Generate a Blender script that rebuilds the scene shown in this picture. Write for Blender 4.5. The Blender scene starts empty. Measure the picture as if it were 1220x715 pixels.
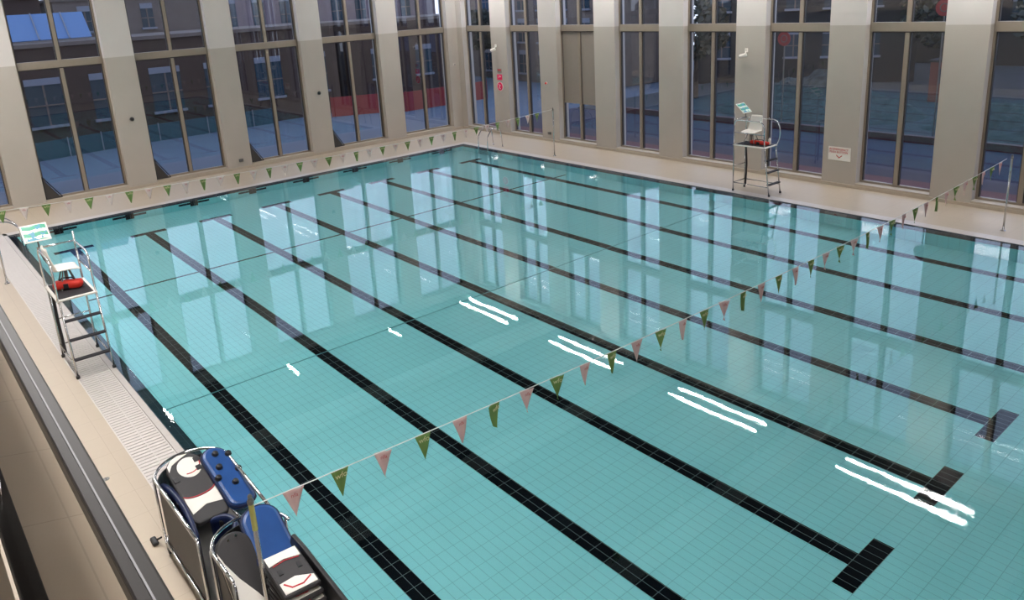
import bpy, bmesh, math, random
from mathutils import Vector, Matrix
random.seed(7)
S = bpy.context.scene
COL = S.collection
R = math.radians

# ------------------------------------------------------------------ helpers
def srgb(r, g, b):
    f = lambda c: (c/255/12.92) if c/255 <= .04045 else ((c/255+.055)/1.055)**2.4
    return (f(r), f(g), f(b), 1)

class NT:
    def __init__(s, name):
        s.m = bpy.data.materials.new(name); s.m.use_nodes = True
        s.t = s.m.node_tree; s.t.nodes.clear()
        s.out = s.t.nodes.new('ShaderNodeOutputMaterial')
    def n(s, kind, **kw):
        nd = s.t.nodes.new('ShaderNode'+kind)
        for k, v in kw.items():
            if k.startswith('i_'):
                key = k[2:]
                key = int(key) if key.isdigit() else key.replace('_', ' ')
                s.put(nd.inputs[key], v)
            else: setattr(nd, k, v)
        return nd
    def put(s, inp, v):
        if isinstance(v, bpy.types.NodeSocket): s.t.links.new(v, inp)
        elif isinstance(v, bpy.types.Node): s.t.links.new(v.outputs[0], inp)
        else: inp.default_value = v
    def math(s, op, a, b=0.0, c=0.0):
        nd = s.n('Math', operation=op)
        for i, v in enumerate((a, b, c)): s.put(nd.inputs[i], v)
        return nd.outputs[0]
    def mix(s, f, a, b):
        nd = s.n('Mix', data_type='RGBA')
        s.put(nd.inputs['Factor'], f); s.put(nd.inputs['A'], a); s.put(nd.inputs['B'], b)
        return nd.outputs['Result']
    def pos(s):
        g = s.n('NewGeometry'); x = s.n('SeparateXYZ'); s.put(x.inputs[0], g.outputs['Position'])
        return x.outputs[0], x.outputs[1], x.outputs[2], g.outputs['Position']
    def noise(s, scale, vec=None, detail=3, rough=.5):
        nd = s.n('TexNoise'); nd.inputs['Scale'].default_value = scale
        nd.inputs['Detail'].default_value = detail; nd.inputs['Roughness'].default_value = rough
        if vec is None: vec = s.pos()[3]
        s.put(nd.inputs['Vector'], vec)
        return nd.outputs['Fac']
    def line(s, coord, pitch, width, off=0.0):
        # 1 on a joint, 0 elsewhere
        a = s.math('ADD', coord, off)
        p = s.math('PINGPONG', a, pitch/2)          # distance to nearest multiple of pitch
        return s.math('LESS_THAN', p, width/2)

def mat(name, col, rough=.6, metal=0.0, var=.06, vscale=8, spec=.5, bump=0.0, bscale=60):
    N = NT(name)
    nz = N.noise(vscale)
    d = tuple(c*(1-var*2) for c in col[:3])+(1,)
    l = tuple(min(1, c*(1+var*2)) for c in col[:3])+(1,)
    c = N.mix(nz, d, l)
    p = N.n('BsdfPrincipled'); N.put(p.inputs['Base Color'], c)
    p.inputs['Roughness'].default_value = rough; p.inputs['Metallic'].default_value = metal
    p.inputs['Specular IOR Level'].default_value = spec
    if bump:
        b = N.n('Bump'); b.inputs['Strength'].default_value = bump; b.inputs['Distance'].default_value = .01
        N.put(b.inputs['Height'], N.noise(bscale)); N.put(p.inputs['Normal'], b.outputs[0])
    N.put(N.out.inputs[0], p.outputs[0])
    return N.m

def emis(name, col, strength):
    N = NT(name); e = N.n('Emission'); e.inputs[0].default_value = col; e.inputs[1].default_value = strength
    N.put(N.out.inputs[0], e.outputs[0]); return N.m

class MB:
    """collects geometry and links it as one mesh object"""
    def __init__(s): s.bm = bmesh.new(); s.mi = 0
    def _f(s, vs):
        try:
            f = s.bm.faces.new(vs); f.material_index = s.mi; return f
        except ValueError: return None
    def box(s, a, b, M=None):
        x0, y0, z0 = a; x1, y1, z1 = b
        P = [(x0,y0,z0),(x1,y0,z0),(x1,y1,z0),(x0,y1,z0),(x0,y0,z1),(x1,y0,z1),(x1,y1,z1),(x0,y1,z1)]
        v = [s.bm.verts.new(M @ Vector(p) if M else p) for p in P]
        for q in ((0,3,2,1),(4,5,6,7),(0,1,5,4),(1,2,6,5),(2,3,7,6),(3,0,4,7)): s._f([v[i] for i in q])
        return s
    def poly(s, pts): s._f([s.bm.verts.new(p) for p in pts]); return s
    def prism(s, pts, d):
        """closed polygon pts (3-D) extruded by vector d"""
        d = Vector(d); a = [s.bm.verts.new(p) for p in pts]; b = [s.bm.verts.new(Vector(p)+d) for p in pts]
        s._f(a[::-1]); s._f(b); n = len(a)
        for i in range(n): s._f([a[i], a[(i+1)%n], b[(i+1)%n], b[i]])
        return s
    def tube(s, pts, r, n=10, closed=False, caps=True):
        pts = [Vector(p) for p in pts]; rings = []; m = len(pts)
        rr = r if isinstance(r, (list, tuple)) else [r]*m
        prev = None
        for i, p in enumerate(pts):
            if closed: t = (pts[(i+1)%m]-pts[i-1])
            elif i == 0: t = pts[1]-pts[0]
            elif i == m-1: t = pts[-1]-pts[-2]
            else: t = (pts[i+1]-pts[i]).normalized()+(pts[i]-pts[i-1]).normalized()
            t.normalize()
            if prev is None:
                u = t.orthogonal().normalized()
            else:
                u = prev-t*prev.dot(t)
                u = u.normalized() if u.length > 1e-6 else t.orthogonal().normalized()
            prev = u; w = t.cross(u)
            rings.append([s.bm.verts.new(p+(u*math.cos(2*math.pi*k/n)+w*math.sin(2*math.pi*k/n))*rr[i]) for k in range(n)])
        rng = range(m) if closed else range(m-1)
        for i in rng:
            a, b = rings[i], rings[(i+1)%m]
            for k in range(n): s._f([a[k], a[(k+1)%n], b[(k+1)%n], b[k]])
        if caps and not closed: s._f(rings[0][::-1]); s._f(rings[-1])
        return s
    def cyl(s, a, b, r, n=16): return s.tube([a, b], r, n)
    def lathe(s, prof, c=(0,0,0), n=20):
        c = Vector(c); rings = [[s.bm.verts.new(c+Vector((r*math.cos(2*math.pi*k/n), r*math.sin(2*math.pi*k/n), z))) for k in range(n)] for r, z in prof]
        for a, b in zip(rings[:-1], rings[1:]):
            for k in range(n): s._f([a[k], a[(k+1)%n], b[(k+1)%n], b[k]])
        s._f(rings[0][::-1]); s._f(rings[-1]); return s
    def grid(s, fn, nu, nv, thick=None):
        g = [[s.bm.verts.new(fn(i/nu, j/nv)) for j in range(nv+1)] for i in range(nu+1)]
        for i in range(nu):
            for j in range(nv): s._f([g[i][j], g[i+1][j], g[i+1][j+1], g[i][j+1]])
        return s
    def build(s, name, mats, parent=None, smooth=False, bevel=0, solid=0, sub=0):
        me = bpy.data.meshes.new(name)
        bmesh.ops.recalc_face_normals(s.bm, faces=s.bm.faces) if not solid else None
        s.bm.to_mesh(me); s.bm.free()
        if not isinstance(mats, (list, tuple)): mats = [mats]
        for m in mats: me.materials.append(m)
        o = bpy.data.objects.new(name, me); COL.objects.link(o)
        if parent: o.parent = parent
        if smooth:
            for p in me.polygons: p.use_smooth = True
        if solid:
            md = o.modifiers.new('solid', 'SOLIDIFY'); md.thickness = solid; md.offset = 0
        if sub:
            md = o.modifiers.new('sub', 'SUBSURF'); md.levels = sub; md.render_levels = sub
        if bevel:
            md = o.modifiers.new('bev', 'BEVEL'); md.width = bevel; md.segments = 2; md.limit_method = 'ANGLE'
        return o

def tag(o, label=None, cat=None, group=None, kind=None):
    if label: o['label'] = label
    if cat: o['category'] = cat
    if group: o['group'] = group
    if kind: o['kind'] = kind
    return o
def empty(name, loc=(0,0,0), label=None, cat=None, group=None, kind=None, rz=0):
    o = bpy.data.objects.new(name, None); COL.objects.link(o); o.location = loc; o.rotation_euler.z = rz
    o.empty_display_size = .1
    return tag(o, label, cat, group, kind)
def copy_tree(o, parent=None):
    c = o.copy(); COL.objects.link(c); c.parent = parent
    for ch in [k for k in bpy.data.objects if k.parent == o]: copy_tree(ch, c)
    return c
def arc(c, r, a0, a1, n, ux, uy):
    c = Vector(c); ux = Vector(ux); uy = Vector(uy)
    return [c+ux*(r*math.cos(a0+(a1-a0)*i/n))+uy*(r*math.sin(a0+(a1-a0)*i/n)) for i in range(n+1)]
def smooth_path(pts, r=.06, n=5):
    """polyline with rounded corners"""
    P = [Vector(p) for p in pts]; out = [P[0]]
    for a, b, c in zip(P[:-2], P[1:-1], P[2:]):
        d0 = (a-b); d1 = (c-b); k = min(r, d0.length*.45, d1.length*.45)
        p0 = b+d0.normalized()*k; p2 = b+d1.normalized()*k
        for i in range(n+1):
            t = i/n; out.append(p0*(1-t)**2+b*2*t*(1-t)+p2*t*t)
    return out+[P[-1]]
def text_mesh(name, txt, size, m, parent, loc, rot=None, ext=.002, sx=1.0):
    cu = bpy.data.curves.new('t', 'FONT'); cu.body = txt; cu.size = size; cu.align_x = 'CENTER'; cu.align_y = 'CENTER'; cu.extrude = ext
    cu.resolution_u = 3
    to = bpy.data.objects.new('t', cu); COL.objects.link(to)
    dg = bpy.context.evaluated_depsgraph_get(); me = bpy.data.meshes.new_from_object(to.evaluated_get(dg))
    bpy.data.objects.remove(to); me.name = name; me.materials.clear(); me.materials.append(m)
    o = bpy.data.objects.new(name, me); COL.objects.link(o); o.parent = parent
    M = (rot or Matrix.Identity(3)).to_4x4(); M.translation = Vector(loc)
    o.matrix_local = M @ Matrix.Diagonal((sx, 1, 1, 1))
    return o

# ------------------------------------------------------------------ dimensions
W, LEN = 16.6, 25.0
XL, YR = -3.33, 19.1               # front faces of the window walls
GL = .30                           # recess of the glazing
ZC = 8.2                           # ceiling
S0, SP = 1.27, 2.0095              # first lane, lane pitch
ZF, ZN, XB = -1.01, -1.045, 13.25    # pool floor depths and the break between them
ZT = 4.44                          # underside of transom

# ------------------------------------------------------------------ materials
M = {}
def tile_mat(name, base, grout, px, py, w=.006, offx=0, offy=0, rough=.25, var=.05, vert=False, spec=.5):
    N = NT(name); x, y, z, P = N.pos()
    if vert:
        jx = N.line(N.math('ADD', x, y), px, w); jy = N.line(z, py, w)
    else:
        jx = N.line(x, px, w, offx); jy = N.line(y, py, w, offy)
    j = N.math('MAXIMUM', jx, jy)
    nz = N.noise(1.7, P, 2)
    nz2 = N.noise(9, P, 3)
    k = N.math('ADD', N.math('MULTIPLY', nz, .6), N.math('MULTIPLY', nz2, .4))
    lo = tuple(c*(1-var) for c in base[:3])+(1,); hi = tuple(min(1, c*(1+var)) for c in base[:3])+(1,)
    c = N.mix(j, N.mix(k, lo, hi), grout)
    p = N.n('BsdfPrincipled'); N.put(p.inputs['Base Color'], c); p.inputs['Roughness'].default_value = rough; p.inputs['Specular IOR Level'].default_value = spec
    N.put(N.out.inputs[0], p.outputs[0]); return N.m
TEAL = (.29, .73, .77, 1); TGROUT = (.19, .51, .56, 1)
M['pool'] = tile_mat('pool_tile', TEAL, TGROUT, .25, .125, .007, 0, -S0, .5)
M['poolwall'] = tile_mat('pool_wall_tile', TEAL, TGROUT, .25, .125, .007, rough=.5, vert=True)
M['lane'] = tile_mat('black_tile', (.003, .005, .008, 1), (.16, .22, .22, 1), .25, .125, .007, 0, -S0, .6, .2, spec=.03)
M['lanewall'] = tile_mat('black_wall_tile', (.003, .005, .008, 1), (.16, .22, .22, 1), .25, .125, .007, rough=.6, vert=True, spec=.03)
M['band'] = tile_mat('dark_band_tile', (.012, .02, .035, 1), (.07, .09, .11, 1), .25, .125, .008, 0, 0, .3, .3)
M['deck'] = tile_mat('deck_tile', srgb(186, 171, 151), srgb(170, 155, 137), .6, .6, .006, .1, .2, .45, .05)
M['coping'] = tile_mat('coping_tile', srgb(196, 188, 182), srgb(174, 166, 160), .25, 30, .006, 0, 0, .35, .03)
M['grate'] = mat('grating_white', srgb(206, 199, 194), .45, var=.03)
M['ceil'] = mat('ceiling_paint', srgb(84, 78, 71), .8, var=.03)
M['beam'] = mat('beam_white', srgb(215, 210, 202), .7, var=.03)
M['frame'] = mat('bronze_frame', srgb(146, 134, 120), .45, metal=.2, var=.03)
M['panel'] = mat('beige_panel', srgb(140, 130, 120), .5, var=.03)
M['gasket'] = mat('dark_gasket', srgb(60, 56, 54), .5)
M['steel'] = mat('stainless', srgb(205, 205, 205), .22, metal=1, var=.03)
M['chrome'] = mat('chrome', srgb(225, 225, 228), .1, metal=1, var=.02)
M['dull'] = mat('dull_metal', srgb(120, 118, 115), .35, metal=.8)
M['black'] = mat('black_plastic', srgb(28, 28, 32), .45)
M['blackp'] = mat('black_sheet', srgb(38, 37, 38), .5)
M['tread'] = mat('black_grip', srgb(42, 40, 44), .8)
M['white'] = mat('white_plastic', srgb(235, 230, 222), .4, var=.02)
M['grey'] = mat('grey_plastic', srgb(90, 90, 92), .5)
M['red'] = mat('red_fabric', srgb(205, 45, 30), .6)
M['redmark'] = mat('red_ink', srgb(200, 50, 60), .5)
M['blue'] = mat('blue_vinyl', srgb(38, 78, 140), .35, var=.12, vscale=5)
M['navy'] = mat('navy_vinyl', srgb(22, 34, 70), .4, var=.1)
M['charcoal'] = mat('charcoal_foam', srgb(50, 48, 50), .6)
M['rope'] = mat('white_rope', srgb(225, 228, 225), .6)
M['signpink'] = mat('bright_pink_red', srgb(240, 40, 100), .4, var=.02)
M['signred'] = mat('sign_red', srgb(200, 60, 50), .5)

def wall_mat():
    N = NT('wall_paint'); x, y, z, P = N.pos()
    up = N.math('GREATER_THAN', z, 4.62)
    lo = N.mix(N.noise(1.5, P), srgb(174, 166, 156), srgb(182, 174, 164))
    hi = N.mix(N.noise(1.5, P), srgb(197, 191, 186), srgb(205, 199, 194))
    c = N.mix(up, lo, hi)
    p = N.n('BsdfPrincipled'); N.put(p.inputs['Base Color'], c); p.inputs['Roughness'].default_value = .75
    b = N.n('Bump'); b.inputs['Strength'].default_value = .15; b.inputs['Distance'].default_value = .01
    N.put(b.inputs['Height'], N.noise(40, P)); N.put(p.inputs['Normal'], b.outputs[0])
    N.put(N.out.inputs[0], p.outputs[0]); return N.m
M['wall'] = wall_mat()
M['plinth'] = mat('plinth', srgb(178, 166, 150), .6, var=.03)

def glass_mat():
    N = NT('tinted_glass')
    t = N.n('BsdfTransparent'); t.inputs[0].default_value = (.68, .69, .74, 1)
    g = N.n('BsdfGlossy'); g.inputs['Roughness'].default_value = .01; g.inputs[0].default_value = (1, 1, 1, 1)
    f = N.n('Fresnel'); f.inputs[0].default_value = 1.55
    k = N.math('MINIMUM', N.math('MULTIPLY', f.outputs[0], 1.6), 1.0)
    m = N.n('MixShader'); N.put(m.inputs[0], k); N.put(m.inputs[1], t.outputs[0]); N.put(m.inputs[2], g.outputs[0])
    N.put(N.out.inputs[0], m.outputs[0]); return N.m
M['glass'] = glass_mat()
def clear_glass():
    N = NT('balustrade_glass')
    t = N.n('BsdfTransparent'); t.inputs[0].default_value = (.90, .94, .90, 1)
    g = N.n('BsdfGlossy'); g.inputs['Roughness'].default_value = .02; g.inputs[0].default_value = (1, 1, 1, 1)
    f = N.n('Fresnel'); f.inputs[0].default_value = 1.5
    m = N.n('MixShader'); N.put(m.inputs[0], f.outputs[0]); N.put(m.inputs[1], t.outputs[0]); N.put(m.inputs[2], g.outputs[0])
    N.put(N.out.inputs[0], m.outputs[0]); return N.m
M['clear'] = clear_glass()

def water_mat():
    N = NT('pool_water'); x, y, z, P = N.pos()
    g = N.n('BsdfGlass'); g.inputs['IOR'].default_value = 1.333; g.inputs['Roughness'].default_value = 0.0
    g.inputs[0].default_value = (.97, 1, 1, 1)
    # ripples: gentle everywhere, livelier round the inlet jets
    def near(cx, cy, rad):
        d = N.math('SQRT', N.math('ADD', N.math('POWER', N.math('SUBTRACT', x, cx), 2.0), N.math('POWER', N.math('SUBTRACT', y, cy), 2.0)))
        return N.math('MAXIMUM', N.math('SUBTRACT', 1.0, N.math('DIVIDE', d, rad)), 0.0)
    a = N.math('ADD', near(24.0, 6.3, 1.3), N.math('MULTIPLY', near(14.7, .1, .5), .9))
    big = N.noise(1.6, P, 2); fine = N.noise(16, P, 3, .6)
    h = N.math('ADD', N.math('MULTIPLY', big, .0006), N.math('MULTIPLY', fine, N.math('ADD', .00010, N.math('MULTIPLY', a, .00018))))
    h = N.math('ADD', h, N.math('MULTIPLY', N.noise(42, P, 2, .6), N.math('ADD', .000014, N.math('MULTIPLY', a, .00009))))
    b = N.n('Bump'); b.inputs['Strength'].default_value = 1.0; b.inputs['Distance'].default_value = 1.0
    N.put(b.inputs['Height'], h); N.put(g.inputs['Normal'], b.outputs[0])
    N.put(N.out.inputs[0], g.outputs[0]); return N.m
M['water'] = water_mat()

# ------------------------------------------------------------------ room shell
XE = 30.0; YG = -6.0
def struct(o): o['kind'] = 'structure'; return o

# deck: one slab with the pool hole
b = MB()
b.box((XL-.32, -3.2, -.3), (-.32, W+2.85, 0))
b.box((LEN+.3, -3.2, -.3), (XE, W+2.85, 0))
b.box((-.32, W+.32, -.3), (LEN+.3, W+2.85, 0))
b.box((-.32, -3.2, -.3), (LEN+.3, -.62, 0))
struct(b.build('floor', M['deck']))
# pool basin
b = MB()
def quad(p): b.poly(p)
b.mi = 0
b.box((.2, .2, ZF-.15), (XB, W-.2, ZF)); b.box((XB, .2, ZN-.15), (LEN-.2, W-.2, ZN))
b.mi = 1
b.box((-.1, 0, -1.3), (.2, W, -.16)); b.box((LEN-.2, 0, -1.3), (LEN+.1, W, -.16))
b.box((.2, -.1, -1.3), (LEN-.2, .2, -.16)); b.box((.2, W-.2, -1.3), (LEN-.2, W+.1, -.16))
struct(b.build('pool_basin', [M['pool'], M['poolwall']]))
basin = bpy.data.objects['pool_basin']
# dark tiled gutter edge all round
b = MB()
for (a0, a1, c0, c1) in [((0,0),(LEN,0),(LEN-.2,.2),(.2,.2)), ((LEN,W),(0,W),(.2,W-.2),(LEN-.2,W-.2)), ((0,W),(0,0),(.2,.2),(.2,W-.2)), ((LEN,0),(LEN,W),(LEN-.2,W-.2),(LEN-.2,.2))]:
    P = [(a0[0],a0[1],-.005),(a1[0],a1[1],-.005),(c0[0],c0[1],-.16),(c1[0],c1[1],-.16)]
    b.poly(P)
struct(b.build('trim_1', M['band']))
# coping
b = MB()
b.box((-.32, -.1, -.3), (0, W+.32, .004)); b.box((0, W, -.3), (LEN+.3, W+.32, .004)); b.box((LEN, -.1, -.3), (LEN+.3, W, .004))
b.box((-.32, -.1, -.3), (LEN+.3, 0, .004))
struct(b.build('trim_2', M['coping'], bevel=.01))

# lane markings
def bar(x0, x1, y0, y1, z, name='lane_marking'):
    bb = MB(); bb.box((x0, y0, z+.001), (x1, y1, z+.004)); return bb.build(name, M['lane'], basin)
for k in range(8):
    y = S0+SP*k
    b = MB()
    b.box((2.25, y-.125, ZF+.001), (XB, y+.125, ZF+.004)); b.box((2.0, y-.5, ZF+.001), (2.25, y+.5, ZF+.004))
    b.box((XB, y-.125, ZN+.001), (22.75, y+.125, ZN+.004)); b.box((22.75, y-.5, ZN+.001), (23.0, y+.5, ZN+.004))
    b.build('lane_marking', M['lane'], basin)
    # targets on the end walls
    b = MB(); b.box((.2, y-.5, -.52), (.206, y+.5, -.27)); b.box((.2, y-.125, -.80), (.206, y+.125, -.16))
    b.build('wall_target', M['lanewall'], basin)
bar(6.75, 6.83, .6, W-.6, ZF, 'cross_marking')

# overflow grating along the near side
g = empty('overflow_grating', (0,0,0), kind='structure')
b = MB(); b.box((0-.32, -.62, -.3), (LEN+.3, -.1, -.028)); b.build('channel', M['grate'], g)
b = MB()
for y in (-.62, -.36, -.125): b.box((-.32, y, -.06), (LEN+.3, y+.02, 0))
x = -.3
while x < LEN+.25:
    b.box((x, -.60, -.028), (x+.07, -.12, .002)); x += .09
b.build('slats', M['grate'], g)

# water
b = MB(); n1, n2 = 2, 2
b.poly([(0.0, 0.0, -.02), (LEN, 0.0, -.02), (LEN, W, -.02), (0.0, W, -.02)])
w = b.build('water_surface', M['water']); struct(w)
for v in w.data.vertices: pass

# window walls ---------------------------------------------------
def window(idx, origin, ux, wid, z0, z1, panel=False, right_wall=False):
    """origin = lower left point on the glazing plane, ux along the wall, uy pointing inwards"""
    ux = Vector(ux); o = Vector(origin); inw = Vector((1,0,0)) if abs(ux.y) > .5 else Vector((0,-1,0))
    root = empty('window_%d' % idx, o, kind='structure')
    def bx(mb, u0, u1, v0, v1, d0, d1):
        p = [ux*u+Vector((0,0,v))+inw*d for u, v, d in ((u0,v0,d0),(u1,v0,d0),(u1,v1,d0),(u0,v1,d0))]
        mb.prism(p, inw*(d1-d0))
    zt = ZT-z0; H = z1-z0; f = .06
    fr = MB()
    bx(fr, 0, f, 0, H, -.06, .05); bx(fr, wid-f, wid, 0, H, -.06, .05)
    bx(fr, f, wid-f, 0, f, -.06, .05); bx(fr, f, wid-f, H-f, H, -.06, .05)
    fr.build('window_frame', M['frame'], root)
    tr = MB(); bx(tr, f, wid-f, zt, zt+.24, -.06, .11); tr.build('transom', M['frame'], root)
    tr = MB(); bx(tr, f, wid-f, zt-.035, zt, -.05, .03); tr.build('gasket', M['gasket'], root)
    c = wid/2
    mu = MB(); bx(mu, c-.055, c+.055, f, zt-.035, -.05, .08); bx(mu, c-.055, c+.055, zt+.24, H-f, -.05, .08)
    mu.build('mullion', M['frame'], root)
    for (u0, u1, v0, v1) in ((f, c-.055, f, zt-.035), (c+.055, wid-f, f, zt-.035), (f, c-.055, zt+.24, H-f), (c+.055, wid-f, zt+.24, H-f)):
        e = MB()
        bx(e, u0, u0+.03, v0, v1, -.045, .035); bx(e, u1-.03, u1, v0, v1, -.045, .035)
        e.build('gasket', M['gasket'], root)
        v = v0
        if panel and v0 < 1:
            v = 1.62-z0
            pn = MB(); bx(pn, u0+.03, u1-.03, v, v1, -.03, .03)
            bx(pn, u0+.03, u1-.03, v, v+.05, .03, .045)
            pn.build('infill_panel', M['panel'], root)
            v1_ = v
        else: v1_ = v1
        gl = MB(); bx(gl, u0+.03, u1-.03, v0, v1_, -.012, -.006) if False else gl.poly([ux*uu+Vector((0,0,vv))-inw*.01 for uu, vv in ((u0+.03,v0),(u1-.03,v0),(u1-.03,v1_),(u0+.03,v1_))])
        gl.build('pane', M['glass'], root)
    sl = MB(); bx(sl, -.0, wid, -.06, 0, .0, GL+.03); sl.build('window_sill', M['plinth'], root)
    return root

Z0, Z1 = .15, 7.75
PL, WL_ = 3.58, 2.62      # left wall pitch and opening width
PR, WR_ = 3.105, 2.06
wi = 1
left_open = []
for k in range(-2, 5):
    y0 = 1.62+PL*k
    left_open.append((y0, y0+WL_))
    window(wi, (XL-GL, y0, Z0), (0,1,0), WL_, Z0, Z1); wi += 1
right_open = []
for k in range(0, 10):
    x1 = -.87+PR*k
    right_open.append((x1-WR_, x1))
    window(wi, (x1-WR_, YR+GL, Z0), (1,0,0), WR_, Z0, Z1, panel=(k == 2)); wi += 1

# wall_left (x = XL) with piers
T = .55
b = MB()
ys = YG
for a, c in left_open:
    if a > ys: b.box((XL-T, ys, 0), (XL, a, ZC))
    ys = c
b.box((XL-T, ys, 0), (XL, YR+T, ZC))
for a, c in left_open:
    b.box((XL-T, a, Z1), (XL, c, ZC)); b.box((XL-T, a, 0), (XL, c, Z0-.06))
b.mi = 1
b.box((XL, YG, 0), (XL+.05, YR, .09))
struct(b.build('wall_left', [M['wall'], M['plinth']]))
b = MB()
xs = XL
for a, c in right_open:
    if a > xs: b.box((xs, YR, 0), (a, YR+T, ZC))
    xs = c
b.box((xs, YR, 0), (XE, YR+T, ZC))
for a, c in right_open:
    b.box((a, YR, Z1), (c, YR+T, ZC)); b.box((a, YR, 0), (c, YR+T, Z0-.06))
b.mi = 1
b.box((XL+.05, YR-.05, 0), (XE, YR, .09))
struct(b.build('wall_right', [M['wall'], M['plinth']]))
b = MB(); b.box((XE, YG, 0), (XE+.3, YR+T, ZC)); struct(b.build('wall_end', M['wall']))
b = MB(); b.box((XL, YG-.3, 0), (XE, YG, ZC)); struct(b.build('wall_gallery', M['wall']))
b = MB(); b.box((XL, -3.2, 0), (XE, -2.95, 4.0)); struct(b.build('wall_near', M['wall']))
b = MB(); b.box((XL, YG, 4.0), (XE, -2.42, 4.3)); struct(b.build('gallery_floor', M['deck']))
# ceiling
b = MB(); b.box((XL-T, YG-.3, ZC), (XE+.3, YR+T, ZC+.3)); struct(b.build('ceiling', M['ceil']))
b = MB(); b.box((XL, YR-.12, ZC-.14), (XE, YR, ZC)); struct(b.build('trim_3', M['beam']))
for k in range(5):
    x = -.87+PR*(2*k+1)+.52
    b = MB(); b.box((x-.28, YG, ZC-.5), (x+.28, YR, ZC)); o = struct(b.build('ceiling_beam', M['beam']))

# ------------------------------------------------------------------ ceiling lamps and added fill lights
LAMP = emis('lamp_diffuser', (1, .965, .94, 1), 62)
FILLP = emis('fill_panel_diffuser', (1, .965, .94, 1), 10)
FILLG = emis('gallery_fill_diffuser', (1, .965, .94, 1), 14)
def strip(loc, L, rz, label, group, em=LAMP):
    r = empty('linear_lamp', loc, label, 'ceiling light', group, rz=rz)
    b = MB(); b.box((-L/2, -.04, 0), (L/2, .04, .08)); b.build('housing', M['white'], r, bevel=.005)
    b = MB(); b.box((-L/2+.02, -.022, -.034), (L/2-.02, .022, -.001)); b.build('diffuser', em, r)
    for s in (-1, 1):
        b = MB(); b.cyl((s*L*.35, 0, .08), (s*L*.35, 0, ZC-loc[2]), .006, 6); b.build('hanger', M['steel'], r)
    return r
names = ['fifth', 'fourth', 'third', 'second', 'first']
ZLMP = 7.88
for k in range(5):
    xc = -.87+PR*2*k+.52+.15
    for y, nm in ((17.15, 'pool-side'), (17.72, 'wall-side')):
        strip((xc, y, ZLMP), 3.55, 0, '%s lamp of the %s pair from the camera end above the right deck' % (nm, names[k]), 'linear lamps above the right deck')
    r = empty('fill_panel', (xc, -.9, ZLMP), 'wide white fill light added above the near deck, %s from the camera end' % names[k], 'ceiling light', 'added fill lights above the near deck')  # unseen wide panel, added to get more light into the pool
    b = MB(); b.box((-1.8, -.75, 0), (1.8, .75, .08)); b.build('housing', M['white'], r, bevel=.005)
    b = MB(); b.box((-1.76, -.71, -.012), (1.76, .71, -.001)); b.build('diffuser', FILLP, r)
    b = MB(); b.cyl((0, 0, .08), (0, 0, ZC-ZLMP), .02, 8); b.build('hanger', M['steel'], r)
for y, nm in ((3.6, 'nearest the gallery'), (8.4, 'second from the gallery'), (13.15, 'third from the gallery')):
    strip((-1.3, y, ZLMP), 1.05, 0, 'short linear lamp above the far end deck, %s' % nm, 'short lamps above the far end deck')

for k in range(4):  # unseen lamps added to brighten the gallery and its glass
    strip((10.5+5*k, -4.2, 7.2), 2.4, 0, 'white linear fill light added over the gallery behind the camera', 'added fill lights above the gallery', FILLG)
# ------------------------------------------------------------------ wall fittings
def wall_box(y=None, x=None, z=.3, w_=.16, h=.11, name='socket_box', label='', cat='socket', m=None):
    b = MB()
    r = empty(name, (XL, y, z) if x is None else (x, YR, z), label, cat)
    if x is None: b.box((0, -w_/2, -h/2), (.05, w_/2, h/2))
    else: b.box((-w_/2, -.05, -h/2), (w_/2, 0, h/2))
    b.build('back_box', m or M['grey'], r, bevel=.006)
    b = MB()
    if x is None: b.box((.05, -w_*.38, -h*.36), (.06, w_*.38, h*.36))
    else: b.box((-w_*.38, -.06, -h*.36), (w_*.38, -.05, h*.36))
    b.build('cover_plate', M['dull'], r)
wall_box(y=8.35, z=.34, label='small grey socket box low on the left wall pier between the second and third windows')
wall_box(x=2.68, z=.34, label='small grey socket box low on the right wall pier behind the flag pole')
def dome(y=None, x=None, z=2.4, label='', m='black', name='alarm_sounder', cat='alarm', r_=.06):
    r = empty(name, (XL, y, z) if x is None else (x, YR, z), label, cat)
    ax = Vector((1,0,0)) if x is None else Vector((0,-1,0))
    b = MB(); b.tube([Vector((0,0,0)), ax*.02], r_*1.25, 16); b.build('mounting_plate', M['white'] if m != 'black' else M['grey'], r)
    b = MB(); b.tube([ax*.02, ax*.05, ax*.08, ax*.095], [r_, r_*.95, r_*.6, .005], 16); b.build('cap', M[m], r, smooth=True)
dome(y=4.74, z=2.46, label='small dark round alarm on the left wall pier between the first and second full windows')
dome(y=11.95, z=2.5, label='small dark round alarm on the left wall pier between the third and fourth windows')
dome(x=2.6, z=2.39, label='small red call point on the right wall pier above the socket box', m='signred', cat='call point', name='call_point', r_=.045)
def camera_fit(x, z, label):
    r = empty('security_camera', (x, YR, z), label, 'camera')
    b = MB(); b.box((-.05, -.04, .10), (.05, 0, .22)); b.build('junction_box', M['white'], r, bevel=.01)
    b = MB(); b.tube([(0,-.02,.12), (0,-.10,.06), (0,-.12,.0)], .018, 8); b.build('bracket', M['white'], r, smooth=True)
    b = MB(); b.tube([(.09,-.12,.03), (.05,-.14,.02), (-.10,-.2,-.02), (-.12,-.21,-.025)], [.05,.065,.065,.05], 14); b.build('camera_body', M['white'], r, smooth=True)
    b = MB(); b.tube([(-.12,-.21,-.025), (-.135,-.216,-.03)], .045, 14); b.build('lens', M['dull'], r)
camera_fit(-.54, 3.68, 'white security camera on the right wall pier above the pink signs')
camera_fit(11.95, 3.72, 'white security camera on the right wall pier above the far lifeguard chair')
r = empty('motion_sensor', (XL, 18.81, 2.98), 'tiny white sensor on the left wall beside the room corner', 'sensor')
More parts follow.
